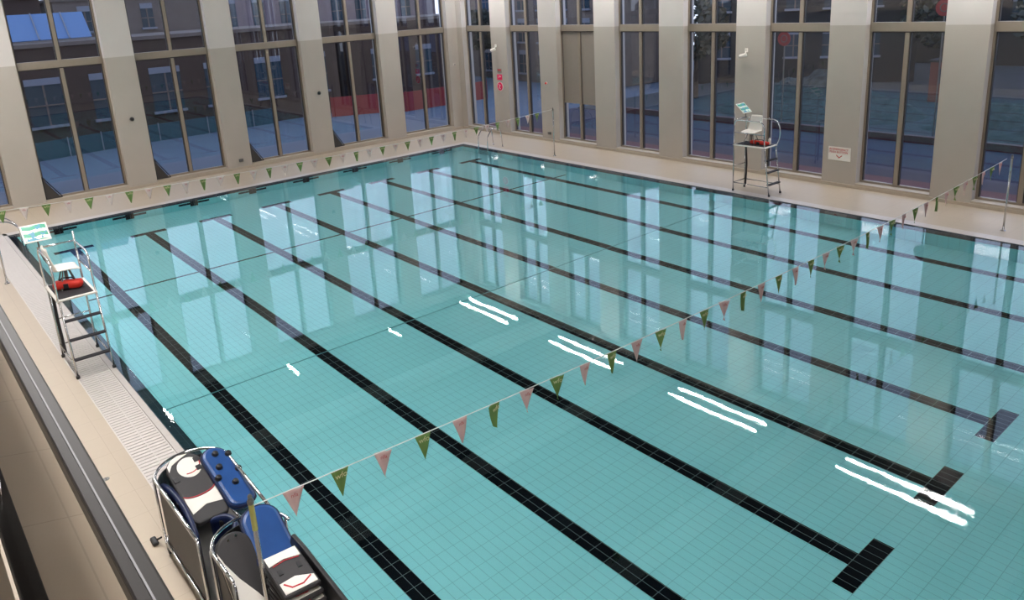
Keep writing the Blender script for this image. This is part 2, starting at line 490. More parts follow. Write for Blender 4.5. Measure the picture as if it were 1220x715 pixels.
b = MB(); b.box((0,-.05,-.04), (.05,.05,.04)); b.build('sensor_body', M['white'], r, bevel=.012)
b = MB(); b.tube([(.05,0,0),(.07,0,0)], .03, 12); b.build('sensor_lens', M['grey'], r)

# pink signs
r = empty('information_plate', (-.39, YR, 2.78), 'small grey plate with dull red marks above the two pink signs', 'sign')
b = MB(); b.box((-.14,-.012,-.09), (.14,0,.09)); b.build('plate', M['panel'], r)
b = MB(); b.box((-.11,-.016,.0), (.11,-.012,.06)); b.build('red_strip', M['redmark'], r)
r = empty('emergency_sign', (-.40, YR, 2.50), 'bright pink rectangular sign in the middle of the stack on the right wall', 'sign')
b = MB(); b.box((-.17,-.015,-.12), (.17,0,.12)); b.build('plate', M['signpink'], r, bevel=.01)
b = MB(); b.tube(arc((0.02,-.017,-.02), .07, R(20), R(190), 10, (1,0,0), (0,0,1)), .012, 6); b.build('curved_mark', M['white'], r)
r = empty('warning_sign', (-.40, YR, 2.10), 'round pink sign lowest of the stack on the right wall', 'sign')
b = MB(); b.tube([(0,0,0),(0,-.015,0)], .20, 28); b.build('disc', M['white'], r)
b = MB(); b.tube([(0,-.015,0),(0,-.02,0)], .18, 28); b.build('pink_field', M['signpink'], r)
b = MB(); b.tube([(-.07,-.022,.10),(.0,-.022,.03),(.06,-.022,.05)], .014, 6); b.tube([(.0,-.022,.03),(-.05,-.022,-.06),(.05,-.022,-.1)], .014, 6); b.build('symbol', M['white'], r)

# white notice
r = empty('notice_board', (15.17, YR, .96), 'white notice with red lettering and a chevron low on the right wall pier', 'sign')
b = MB(); b.box((-.34,-.012,-.2), (.34,0,.2)); b.build('plate', M['white'], r, bevel=.005)
rotw = Matrix(((1,0,0),(0,0,-1),(0,1,0)))
text_mesh('red_lettering', 'IN EMERGENCY\nPUSH BUTTON', .082, M['signred'], r, (-.02, -.016, .085), rotw)
b = MB(); b.prism([(-.09,-.013,-.03),(0,-.013,-.10),(.09,-.013,-.03),(.09,-.013,-.06),(0,-.013,-.135),(-.09,-.013,-.06)], (0,-.003,0)); b.build('chevron', M['signred'], r)

# black slatted wedges leaning in the left window recesses
for k, nm in ((0, 'first'), (1, 'second'), (2, 'third'), (3, 'fourth')):
    y0 = 1.62+PL*k
    r = empty('slatted_wedge', (XL-.12, y0+.02, .155), 'black slatted wedge in the corner of the %s full window from the left' % nm, 'frame', 'black wedges in the left wall windows')
    H, B = .78, .50
    b = MB(); b.tube([(0,.02,0),(0,.02,H)], .018, 6); b.build('upright', M['black'], r)
    b = MB(); b.tube([(0,.02,H),(0,B,.02)], .018, 6); b.build('slope_rail', M['black'], r)
    b = MB(); b.tube([(0,.02,.018),(0,B,.018)], .018, 6); b.build('foot_rail', M['black'], r)
    for j in range(1, 4):
        t = j/4; b = MB(); b.tube([(0,.02+(B-.02)*t*.75,.02),(0,.02,H)], .012, 6); b.build('slat', M['gasket'] if j != 2 else M['black'], r)
    b = MB(); b.prism([(.012,.03,.02),(.012,B-.06,.02),(.012,.03,H-.08)], (.004,0,0)); b.build('web', M['gasket'], r)

# ------------------------------------------------------------------ pool ladders (grab rails)
def ladder(x, ysign, y0, label):
    r = empty('pool_ladder', (x, y0, 0), label, 'ladder')
    s = ysign
    for dx in (0, .6):
        b = MB()
        b.tube(smooth_path([(dx, s*.55, 0), (dx, s*.50, .62), (dx, s*.35, .84), (dx, s*.05, .80), (dx, -s*.22, .50), (dx, -s*.22, -.9)], .18, 6), .021, 10)
        b.build('grab_rail', M['chrome'], r, smooth=True)
        b = MB(); b.lathe([(.045,0),(.045,.012),(.025,.02)], (dx, s*.55, 0.001), 14); b.build('floor_flange', M['chrome'], r)
    for z in (-.28, -.55, -.82):
        b = MB(); b.box((.02, -s*.27 if s > 0 else .19, z), (.58, -s*.19 if s > 0 else .27, z+.025)); b.build('step', M['dull'], r)
ladder(1.3, 1, W+.03, 'chrome pool ladder at the far corner in front of the right wall')
ladder(1.3, -1, -.03, 'chrome pool ladder at the near left corner by the gallery side')

# ------------------------------------------------------------------ backstroke flags and poles
def pole(x, y, label, h=1.80, band=False):
    r = empty('flag_pole', (x, y, 0), label, 'pole', 'poles carrying the flag lines')
    b = MB(); b.tube([(0,0,0),(0,0,h-.06)], .022, 12); b.build('post', M['steel'], r, smooth=True)
    b = MB(); b.lathe([(.06,0),(.06,.01),(.035,.02),(.03,.05)], (0,0,0.001), 16); b.build('floor_socket', M['steel'], r)
    b = MB(); b.lathe([(.024,h-.07),(.03,h-.06),(.03,h-.03),(.018,h-.01),(.022,h+.01),(.012,h+.03)], (0,0,0), 14); b.build('end_cap', M['dull'], r)
    b = MB(); b.tube([(0,0,h-.34),(0,0,h-.07)], .025, 12); b.build('tape', mat('yellowish_tape', srgb(170,165,95), .5), r) if band else b.build('sleeve', M['steel'], r)
pole(5.0, -.70, 'steel flag pole on the near deck at the left edge of the photo')
pole(5.05, 17.13, 'steel flag pole on the right deck near the far corner')
pole(20.14, 17.42, 'steel flag pole on the right deck at the right edge of the photo')
pole(20.02, -.56, 'steel flag pole standing among the trolleys, yellow tape at its top', band=True)

FG = NT('green_flag'); 
def flagmat(name, c):
    N = NT(name); d = N.n('BsdfDiffuse'); t = N.n('BsdfTranslucent'); k = N.mix(N.noise(20), tuple(v*.9 for v in c[:3])+(1,), c)
    N.put(d.inputs[0], k); N.put(t.inputs[0], k); m = N.n('MixShader'); m.inputs[0].default_value = .3
    N.put(m.inputs[1], d.outputs[0]); N.put(m.inputs[2], t.outputs[0]); N.put(N.out.inputs[0], m.outputs[0]); return N.m
GREEN = flagmat('green_flag_cloth', srgb(128, 158, 96)); PINK = flagmat('pink_flag_cloth', srgb(226, 198, 196))
CREAM = mat('cream_print', srgb(220, 214, 165), .7); REDP = mat('pale_red_print', srgb(196, 110, 112), .7)
PALE = flagmat('off_white_flag_cloth', srgb(232, 218, 212))
def flag_line(x, ya, yb, first, pitch, sag, label, phase, za=1.74, other=PINK):
    r = empty('backstroke_flag_line', (x, ya, 0), label, 'flag line')
    L = yb-ya; zf = lambda v: za-sag*(1-((v-L/2)/(L/2))**2)
    b = MB(); b.tube([(0, L*i/60, zf(L*i/60)) for i in range(61)], .0055, 6); b.build('rope', M['rope'], r)
    i = 0; y = first-ya
    gm = {}
    while y < L-.3:
        green = (i+phase) % 2 == 0; z = zf(y)
        tw = random.uniform(-.3, .3); curl = random.uniform(-.018, .018); w2 = random.uniform(.092, .108); tipx = random.uniform(-.03, .03)
        def pt(u, v):   # u across -1..1, v down 0..1
            wv = w2*(1-v)
            return Vector((curl*math.sin(v*2.5)+.012*math.sin(u*3)*(1-v)+tw*.1*u*v, u*wv, -.30*v-.004))
        e = MB(); e.grid(lambda a, c: pt(a*2-1, min(c, .995)), 6, 8)
        o = e.build('flag', GREEN if green else other, r, smooth=True, solid=.0015)
        o.location = (0, y, z); o.rotation_euler = (0, 0, tw)
        o['label'] = 'green triangular flag with cream letters' if green else ('pale pink' if other is PINK else 'off-white')+' triangular flag with faint red letters'
        key = green
        # letters read from the camera side (+x) 
        rt = Matrix(((0,0,1),(1,0,0),(0,1,0)))
        t = text_mesh('printed_letters', 'wfo' if green else 'nfa', .085 if green else .06, CREAM if green else REDP, o, (.022, 0, -.055), rt, .001)
        i += 1; y += pitch
    return r
flag_line(20.04, -.54, 17.40, -.17, .478, .20, 'line of alternating green and pink flags across the near part of the pool', 1, 1.72)
flag_line(5.02, -.68, 17.12, -.49, .468, .19, 'line of alternating green and off-white flags across the far part of the pool', 0, 1.76, PALE)

# ------------------------------------------------------------------ lifeguard chairs
def boardmat():
    N = NT('wavy_board_print'); x, y, z, P = N.pos()
    tc = N.n('TexCoord'); sp = N.n('SeparateXYZ'); N.put(sp.inputs[0], tc.outputs['Object'])
    wv = N.math('ADD', sp.outputs[0], N.math('MULTIPLY', N.math('SINE', N.math('MULTIPLY', sp.outputs[1], 22.0)), .012))
    fr = N.math('FRACT', N.math('MULTIPLY', wv, 6.4))
    c = N.mix(N.math('GREATER_THAN', fr, .52), srgb(60, 165, 130), srgb(222, 236, 215))
    c = N.mix(N.math('GREATER_THAN', N.noise(9, tc.outputs['Object']), .56), c, srgb(70, 150, 175))
    p = N.n('BsdfPrincipled'); N.put(p.inputs['Base Color'], c); p.inputs['Roughness'].default_value = .3
    N.put(N.out.inputs[0], p.outputs[0]); return N.m
BOARD = boardmat()
def lifeguard_chair(loc, s, label, bagkind):
    """s = +1 faces +y, s = -1 faces -y; ladder at the +x end; local y: 0 deck side .. D pool side (times s)"""
    r = empty('lifeguard_chair', loc, label, 'lifeguard chair')
    D, Lx, P = .60, 1.0, 1.37
    Y = lambda v: s*v
    tube = lambda pts, rad=.018, sm=.07: MB().tube(smooth_path([(x, Y(y), z) for x, y, z in pts], sm), rad, 8)
    # legs
    for y in (.02, D):
        nm = 'leg'
        top = 2.30 if y == D else P
        tube([(0, y, .0), (0, y, top)]).build(nm, M['steel'], r, smooth=True)
        tube([(1.2, y, .0), (Lx, y, P)]).build(nm, M['steel'], r, smooth=True)
        for x in (0, 1.2):
            b = MB(); b.lathe([(.03,0),(.032,.05),(.02,.06)], (x, Y(y), 0), 12); b.build('rubber_foot', M['black'], r)
        tube([(0, y, .26), (1.16, y, .26)], .013).build('stretcher', M['steel'], r, smooth=True)
    tube([(0, .02, .26), (0, D, .26)], .013).build('stretcher', M['steel'], r, smooth=True)
    tube([(0, .02, .75), (0, D, .75)], .013).build('stretcher', M['steel'], r, smooth=True)
    # treads
    for z in (.33, .68, 1.02):
        x = 1.2-.2*z/P
        b = MB(); y0, y1 = sorted((Y(.03), Y(D-.01))); b.box((x-.05, y0, z-.012), (x+.06, y1, z+.012)); b.build('tread', M['tread'], r, bevel=.004)
    # platform
    y0, y1 = sorted((Y(-.02), Y(D+.02)))
    b = MB(); b.box((-.03, y0, P), (Lx+.03, y1, P+.035)); b.build('platform', M['white'], r, bevel=.01)
    b = MB(); b.box((.02, min(Y(.03), Y(D-.03)), P+.035), (Lx-.02, max(Y(.03), Y(D-.03)), P+.042)); b.build('grip_mat', M['tread'], r)
    # handrails: a hoop on each long side
    zt = 2.12
    tube([(0, D, P), (0, D, zt), (Lx-.12, D, zt), (Lx-.02, D, zt-.12), (Lx, D, P)], .018, .16).build('handrail', M['chrome'], r, smooth=True)
    tube([(0, .0, P), (0, .0, zt), (Lx+.0, .0, zt), (Lx+.12, .0, zt-.25), (Lx+.1, .0, zt-.55), (Lx, .0, P)], .018, .16).build('handrail', M['chrome'], r, smooth=True)
    tube([(0, .0, zt), (0, D, zt)], .018).build('crossbar', M['chrome'], r, smooth=True)
    tube([(0, D, 1.75), (Lx-.01, D, 1.75)], .012).build('mid_rail', M['chrome'], r, smooth=True)
    # seat on a pedestal
    cx, cy, zs = .38, .30, P+.42
    b = MB(); b.cyl((cx, Y(cy), P+.04), (cx, Y(cy), zs-.08), .03, 12)
    b.build('pedestal', M['dull'], r, smooth=True)
    for a in ((-.18,-.14),(.18,-.14),(-.18,.14),(.18,.14)):
        b = MB(); b.cyl((cx+a[0]*.35, Y(cy+a[1]*.35), zs-.04), (cx+a[0], Y(cy+a[1]), P+.042), .011, 8); b.build('seat_strut', M['dull'], r)
    def shell(u, v):  # u across, v from front of the cushion up the back
        x = cx+(u-.5)*.46*(1 if v < .6 else 1-.25*(v-.6)/.4)
        dish = -.035*math.sin(u*math.pi)
        if v < .5:
            t = v/.5; return (x, Y(cy+.20-.38*t), zs+dish*(.4+.6*t)-(.03*(1-t)**3))
        t = (v-.5)/.5
        return (x, Y(cy-.18-.10*math.sin(t*1.4)+dish*1.2+.035), zs+.42*t**1.1+dish*(1-t)+.0)
    b = MB(); b.grid(shell, 12, 18); so = b.build('seat_shell', M['white'], r, smooth=True, solid=.018)
    for j in range(4):
        x = cx-.12+j*.08
        b = MB(); b.cyl((x, Y(cy-.268), zs+.16), (x, Y(cy-.30), zs+.34), .006, 6); b.build('back_rib', M['grey'], so)
    # tilted board above the crossbar
    b = MB(); bd = empty('board_pivot', (0,0,0)) if False else None
    b.box((-.19, -.21, -.008), (.19, .21, .008)); fr = b.build('tilted_board', M['white'], r, bevel=.004)
    fr.location = (-.08, Y(.04), 2.38); fr.rotation_euler = (0, R(42), 0)
    b = MB(); b.box((-.165, -.185, .008), (.165, .185, .011)); b.build('printed_sheet', BOARD, fr)
    tube([(0, .04, zt), (-.02, .04, 2.33)], .014).build('board_bracket', M['dull'], r, smooth=True)
    # dark tube hung behind the ladder leg
    tube([(.06, .06, .10), (.08, .05, .75), (.05, .07, 1.34)], .028).build('hanging_tube', M['black'], r, smooth=True)
    return r
C1 = lifeguard_chair((10.72, -.62, 0), 1, 'steel lifeguard chair with white seat on the near deck at the left of the photo', 0)
C2 = lifeguard_chair((13.14, 17.40, 0), -1, 'steel lifeguard chair with white seat on the far right deck by the window wall', 1)

def kit_bag(loc, L, D_, H, label, rz=0):
    r = empty('rescue_bag', loc, label, 'bag', rz=rz)
    def f(u, v):
        a = v*2*math.pi; t = (u-.5)*2
        k = (1-abs(t)**8)**.4 if abs(t) < 1 else 0
        q = 1/max(abs(math.cos(a)), abs(math.sin(a)))**.55
        return (t*L/2, math.cos(a)*D_/2*k*q*.86, H/2+math.sin(a)*H/2*k*min(q, 1.12)*.88)
    b = MB(); b.grid(f, 18, 16); b.build('bag_body', M['red'], r, smooth=True)
    b = MB(); b.tube([(-L*.25,0,H*.95),(-L*.15,0,H*1.2),(L*.15,0,H*1.2),(L*.25,0,H*.95)], .012, 6); b.build('handle', M['black'], r)
    b = MB(); b.box((-L*.08,-D_*.505,H*.2),(L*.08,-D_*.46,H*.75)); b.build('pocket', M['black'], r)
kit_bag((11.22, -.34, 1.412), .50, .24, .17, 'red rescue bag on the platform of the near lifeguard chair', R(62))
kit_bag((13.80, 17.08, 1.412), .62, .18, .12, 'red rescue bag on the platform of the far lifeguard chair')
r = empty('water_bottle', (14.02, 17.25, 1.412), 'pale bottle standing behind the red bag on the far lifeguard chair', 'bottle')
b = MB(); b.lathe([(.035,0),(.038,.02),(.038,.15),(.02,.19)], (0,0,0), 14); b.build('bottle_body', M['white'], r, smooth=True)
b = MB(); b.lathe([(.02,.19),(.02,.215)], (0,0,0), 12); b.build('cap', M['grey'], r)

# ------------------------------------------------------------------ trolleys with floats
def trolley(loc, L, Wd, H, label, rz=0, openside=False):
    r = empty('equipment_trolley', loc, label, 'trolley', rz=rz)
    # local: x along (0 = far rounded end), y 0..Wd (0 = deck side)
    def loop(z, e=0):
        rr = Wd/2+e; c = (rr-e, Wd/2, z)
        pts = [(L, -e, z)]+[tuple(p) for p in arc(c, rr, -math.pi/2, -3*math.pi/2, 16, (1,0,0), (0,1,0))]+[(L, Wd+e, z)]
        return pts
    pts = loop(H)
    pts = [(x, y, z-(.14 if y > Wd*.9 and x > Wd*.6 else 0)*max(0,(x-Wd*.4))/L) for x, y, z in pts]
    if openside: pts = pts[:-1]
    b = MB(); b.tube(smooth_path(pts[:1]+pts[1:], .05), .018, 10); b.build('top_rail', M['chrome'], r, smooth=True)
    b = MB(); b.tube(loop(.16), .016, 8); b.build('base_rail', M['chrome'], r, smooth=True)
    for p in ((.28, 0), (L, 0), (.28, Wd), (L, Wd), (.02, Wd/2))[:5 if not openside else 3]:
        b = MB(); b.tube([(p[0], p[1], .16), (p[0], p[1], H-.01-(.10 if p[1] > 0.1 and p[0]>.3 else 0))], .014, 8); b.build('upright', M['chrome'], r, smooth=True)
    # side sheet on the deck side and round the end
    b = MB()
    ps = loop(0, -.02)[:13]
    for a, c in zip(ps[:-1], ps[1:]):
        b.poly([(a[0], a[1], .18), (c[0], c[1], .18), (c[0], c[1], H-.06), (a[0], a[1], H-.06)])
    b.build('side_panel', M['blackp'], r, solid=.008)
    b = MB(); b.box((.2, .03, .15), (L-.02, Wd-.03, .175)); b.build('base_tray', M['dull'], r)
    for x, y in ((.30, .02), (L-.12, .02), (.30, Wd-.02), (L-.12, Wd-.02)):
        b = MB(); yy = y-(.0 if y > .3 else .0)
        b.tube([(x, yy-.02, .055), (x, yy+.02, .055)], .052, 16); w_ = b.build('caster_wheel', M['black'], r)
        b = MB(); b.box((x-.03, yy-.03, .10), (x+.03, yy+.03, .15)); b.build('caster_fork', M['steel'], w_)
    return r
T1 = trolley((17.42, -.86, 0), 1.72, .80, 1.0, 'chrome railed trolley with rounded end and black side, fully in view')
T2 = trolley((19.12, -.82, 0), .86, .76, 1.02, 'chrome railed trolley nearest the camera, cut by the bottom edge', openside=True)

def extr(pts2, th, Mx, name, m, parent, bevel=.012):
    b = MB(); b.prism([(x, y, 0) for x, y in pts2], (0, 0, th))
    o = b.build(name, m, parent, bevel=bevel); o.matrix_local = Mx; return o
def ellip(cx, cy, rx, ry, a0, a1, n): return [(cx+rx*math.cos(a0+(a1-a0)*i/n), cy+ry*math.sin(a0+(a1-a0)*i/n)) for i in range(n+1)]

def float_board(loc, rot, L, w_, label, group='black and white boards in the trolleys', accent=True, wide=0.0):
    """thick shaped board: x = length (0 top), y = width"""
    r = empty('float_board', loc, label, 'board', group); r.rotation_euler = rot
    out = ellip(w_*.5, 0, w_*.5, w_*.5, R(90), R(270), 14)+[(L-.05, -w_*.48), (L, -w_*.40), (L, w_*.40), (L-.05, w_*.48)]
    b = MB(); b.prism([(x, y, 0) for x, y in out], (0,0,.07)); b.build('board_body', M['charcoal'], r, bevel=.02)
    # upper white patch with curved lower edge
    top = ellip(w_*.52, 0, w_*.40, w_*.38, R(60), R(300), 14)
    top = [(x, y) for x, y in top]
    b = MB(); b.prism([(x, y, .07) for x, y in ellip(w_*.58, w_*.08, w_*.36, w_*.32, R(0), R(345), 22)], (0,0,.004)); b.build('white_patch', M['white'], r)
    b = MB(); b.prism([(x, y, .07) for x, y in [(w_*.12,-w_*.28),(w_*.05,-w_*.05),(w_*.10,w_*.20),(w_*.17,w_*.0),(w_*.30,-w_*.3),(w_*.5,-w_*.44),(w_*.3,-w_*.43)]], (0,0,.004)); b.build('white_patch', M['white'], r)
    b = MB(); b.tube([(x, y, .076) for x, y in ellip(w_*.50, w_*.05, w_*.30, w_*.34, R(-20), R(100), 14)], .006, 6); b.build('red_line', M['redmark'], r)
    b = MB(); b.prism([(x, y, .07) for x, y in [(.02+L*.66, -w_*.44)]+ellip(L*.60, 0, .07, w_*.44, R(-80), R(80), 10)+[(.02+L*.66, w_*.44), (L*.84, w_*.42), (L*.80, 0), (L*.86, -w_*.42)]], (0,0,.004)); b.build('white_patch', M['white'], r)
    b = MB(); b.tube([(x, y, .076) for x, y in ellip(L*.60-.012, 0, .07, w_*.44, R(-80), R(80), 10)], .006, 6); b.build('red_line', M['redmark'], r)
    for (x, y) in ((w_*.42, w_*.34), (w_*.72, w_*.30), (w_*.85, -w_*.38)):
        b = MB(); b.box((x-.035, y-.03, .072), (x+.035, y+.03, .082)); b.build('grip_slot', M['black'], r, bevel=.01)
    return r
def blue_shell(loc, L, H, depth, label, rz=0, m='blue'):
    r = empty('blue_float', loc, label, 'float', 'blue floats standing in the trolleys', rz=rz)
    def f(u, v):
        a = (u-.5)*math.pi
        z = H*v*(1-.12*abs(2*u-1)**3)
        return (L*u, depth*math.cos(a)*(.75+.25*math.sin(v*math.pi)), z)
    b = MB(); b.grid(f, 16, 10); b.build('float_shell', M[m], r, smooth=True, solid=.05)
    for u, v in ((.18,.88),(.5,.92),(.82,.85),(.35,.62),(.68,.6)):
        p = Vector(f(u, v)); b = MB(); b.box((p.x-.035, p.y-.04, p.z-.05), (p.x+.035, p.y+.04, p.z+.03)); b.build('lug', M['black'], r, bevel=.012)
    return r
def blue_board(loc, rot, L, w_, label, m='blue', lugs=True):
    r = empty('blue_float', loc, label, 'float', 'blue floats standing in the trolleys'); r.rotation_euler = rot
    out = ellip(.16, 0, .16, w_*.5, R(90), R(270), 12)+ellip(L-.10, 0, .10, w_*.5, R(-90), R(90), 8)
    b = MB(); b.prism([(x, y, -.05) for x, y in out], (0,0,.12)); b.build('float_shell', M[m], r, bevel=.035)
    b = MB(); b.tube([(x, y, .03) for x, y in out], .018, 6, closed=True); b.build('piping', M['navy'], r)
    for x, y in ((L*.14, 0), (L*.20, w_*.44), (L*.36, -w_*.15), (L*.48, w_*.45), (L*.52, -w_*.40), (L*.66, .02))[:6 if lugs else 0]:
        b = MB(); b.lathe([(.035,.06),(.04,.08),(.03,.105),(.012,.11)], (x, y, 0), 12); b.build('lug', M['black'], r)
    return r
# contents of the first trolley
float_board((17.55, -.53, 1.03), (0, R(22), R(2)), .98, .40, 'black board with white patches and red lines lying in the far trolley')
blue_board((17.66, -.21, 1.02), (R(-8), R(20), R(3)), .92, .30, 'bright blue float with black lugs at the pool side of the far trolley')
blue_shell((17.60, -.78, .18), 1.2, .74, .05, 'navy float standing at the deck side of the far trolley', m='navy')
blue_shell((18.55, -.55, .18), .55, .66, .2, 'navy float at the camera end of the far trolley', m='navy')
# contents of the second
def seat_board(loc, rot, label):
    r = empty('float_board', loc, label, 'board', 'black and white boards in the trolleys'); r.rotation_euler = rot
    out = ellip(.17, 0, .17, .17, R(90), R(270), 16)+[(.84, -.19), (.84, .17)]
    b = MB(); b.prism([(x, y, 0) for x, y in out], (0,0,.08)); b.build('board_body', M['charcoal'], r, bevel=.02)
    b = MB(); b.prism([(x, y, .08) for x, y in [(.12,-.165),(.25,-.13),(.42,-.06),(.62,.05),(.84,.15),(.84,-.18),(.4,-.175)]], (0,0,.005)); b.build('white_edge', M['white'], r)
    b = MB(); b.lathe([(.012,0),(.012,.012)], (.06,-.03,.08), 10); b.build('rivet', M['chrome'], r)
    b = MB(); b.lathe([(.012,0),(.012,.012)], (.05,.05,.08), 10); b.build('rivet', M['chrome'], r)
    return r
seat_board((19.40, -.645, 1.10), (0, R(50), R(2)), 'black board with a curved white edge standing in the nearest trolley')
blue_board((19.22, -.30, 1.12), (R(-6), R(34), R(0)), .66, .38, 'plain royal blue float behind the flag pole in the nearest trolley', lugs=False)
blue_shell((19.20, -.74, .18), .32, .80, .12, 'navy float in the corner of the nearest trolley', m='navy')
def step_block(loc, rz, label, stripe):
    r = empty('aqua_step', loc, label, 'step', 'black and white steps in the nearest trolley', rz=rz)
    b = MB(); b.box((0, 0, 0), (.62, .34, .05)); b.build('step_body', M['charcoal'], r, bevel=.02)
    b = MB(); b.prism([(.02,.02,.05),(.16,.02,.05),(.13,.17,.05),(.17,.32,.05),(.02,.32,.05)], (0,0,.006)); b.build('white_patch', M['white'], r)
    b = MB(); b.prism([(.44,.02,.05),(.60,.02,.05),(.60,.32,.05),(.50,.32,.05),(.42,.17,.05)], (0,0,.006)); b.build('white_patch', M['white'], r)
    b = MB(); b.tube([(.47,.05,.058),(.55,.10,.058),(.56,.2,.058),(.50,.29,.058)], .008, 6); b.build('red_line', M['redmark'], r)
    b = MB(); b.tube([(.18,.05,.055),(.155,.17,.055),(.185,.3,.055)], .005, 6); b.build('red_line', M['redmark'], r)
    b = MB(); b.box((.25,.06,.051),(.33,.10,.056)); b.box((.25,.24,.051),(.33,.28,.056)); b.build('grip_slot', M['black'], r)
    return r
for i, (z, nm) in enumerate(((.98, 'topmost'), (.88, 'second'), (.78, 'third'), (.68, 'lowest'))):
    step_block((19.84+.01*i, -.50, z-.04), R(-4+i*1.5), 'black step with white patches in the nearest trolley, %s of its stack' % nm, True)
r = empty('storage_crate', (19.90, -.49, 0), 'dark crate standing under the stack of steps beside the flag pole', 'crate')
b = MB(); b.box((0,0,.02),(.54,.31,.62)); b.build('crate_body', M['charcoal'], r, bevel=.01)
b = MB(); b.box((-.01,-.01,.60),(.55,.32,.638)); b.build('crate_rim', M['black'], r, bevel=.006)
b = MB(); b.box((.02,.02,0),(.08,.29,.02)); b.box((.46,.02,0),(.52,.29,.02)); b.build('foot', M['grey'], r)
r = empty('upright_panel', (19.66, -.145, .0), 'black upright panel at the pool side of the nearest trolley', 'panel')
b = MB(); b.prism([(0,0,.02),(1.2,0,.02),(1.2,0,.90),(.3,0,1.0),(.05,0,1.0),(0,0,.9)], (0,.05,0)); b.build('panel_body', M['black'], r, bevel=.02)
b = MB(); b.box((.1,-.02,0),(.2,.07,.02)); b.box((1.0,-.02,0),(1.1,.07,.02)); b.build('foot', M['grey'], r)

# small things on the near deck
r = empty('deck_shoe', (17.32, -.96, 0), 'small black brake pedal block on the deck beside the far trolley', 'pedal')
b = MB(); b.box((0,0,0.0),(.16,.07,.05)); b.build('pedal_block', M['black'], r, bevel=.02)
b = MB(); b.tube([(.08,.05,.03),(.16,.10,.09)], .012, 6); b.build('pedal_arm', M['black'], r)
r = empty('floor_drain', (15.55, -1.02, 0), 'tiny dark drain cover in the near deck between chair and trolley', 'drain')
b = MB(); b.lathe([(.045,0.0),(.045,.004)], (0,0,0), 16); b.build('drain_cover', M['dull'], r)
b = MB(); b.box((-.03,-.004,.004),(.03,.004,.006)); b.build('drain_slot', M['black'], r)

# ------------------------------------------------------------------ gallery balustrade
r = empty('gallery_balustrade', (0, -2.36, 4.3), 'glass balustrade with dark metal top rail at the lower left, closest to the camera', 'balustrade')
M['rail'] = mat('dark_rail_metal', srgb(26, 23, 22), .45, metal=0, var=.03, spec=.15)
b = MB(); b.box((12, .045, .89), (29, .088, .93)); b.build('top_rail', M['rail'], r, bevel=.004)
b = MB(); b.box((12, .065, .929), (29, .068, .9315)); b.build('rail_groove', M['grey'], r)
b = MB(); b.box((12, -.05, .0), (29, -.015, .16)); b.build('base_channel', M['rail'], r, bevel=.004)
b = MB(); b.box((12, -.012, .16), (29, -.006, .17)); b.build('glazing_bead', M['steel'], r)
for i in range(9):
    x0 = 12+i*1.9
    b = MB(); b.poly([(x0+.005, -.02, .16), (x0+1.89, -.02, .16), (x0+1.89, .062, .89), (x0+.005, .062, .89)]); b.build('glass_pane', M['clear'], r)

# ------------------------------------------------------------------ outside
def facade_mat(name, c, rough=.9, v=.12):
    return mat(name, c, rough, var=v, vscale=2.5, spec=.1)
M['paving'] = mat('pale_paving', srgb(84, 93, 106), .9, spec=.12, var=.08, vscale=.6)
M['road'] = mat('blue_grey_road', srgb(50, 51, 66), .9, spec=.12, var=.08, vscale=.5)
M['walk'] = mat('pinkish_pavement', srgb(92, 58, 62), .9, spec=.12, var=.08)
M['rubbleg'] = mat('rubble_ground', srgb(50, 58, 64), .9, spec=.12, var=.2, vscale=1.2)
M['brick'] = facade_mat('brown_brick', srgb(62, 50, 48))
M['cream'] = facade_mat('dull_cream_wall', srgb(100, 90, 86))
M['lilac'] = facade_mat('pale_lilac_wall', srgb(112, 100, 106))
M['slate'] = facade_mat('dark_slate_wall', srgb(42, 44, 48))
M['tealh'] = mat('teal_hoarding', srgb(34, 66, 80), .6)
M['redh'] = mat('red_hoarding', srgb(130, 30, 34), .6)
M['lintel'] = mat('pale_lintel', srgb(112, 116, 128), .7)
M['dwin'] = mat('dark_window', srgb(40, 58, 70), .15)
M['bluesheet'] = mat('blue_sheet_roof', srgb(72, 104, 146), .5, var=.05)
M['leaf'] = mat('dark_leaves', srgb(34, 42, 36), .8, var=.3, vscale=5)
M['bark'] = mat('bark', srgb(70, 58, 48), .9)
M['darkred'] = mat('dark_red_kerb', srgb(66, 32, 38), .7)

b = MB(); b.box((-60, -30, -.4), (XL-T, 60, -.25)); struct(b.build('ground_left', M['paving']))
b = MB(); b.box((XL-T, YR+T, -.3), (60, 21.4, -.12)); struct(b.build('pavement', M['walk']))
b = MB(); b.box((XL-T, 21.4, -.4), (60, 27.0, -.15)); struct(b.build('road', M['road']))
b = MB(); b.box((XL-T, 27.2, -.4), (60, 90, -.15)); struct(b.build('ground_right', M['rubbleg']))
r = tag(MB().box((-1, 27.0, -.15), (60, 27.25, .12)).build('kerb_wall', M['darkred']), 'long low dark red kerb wall across the road outside the right windows', 'kerb')

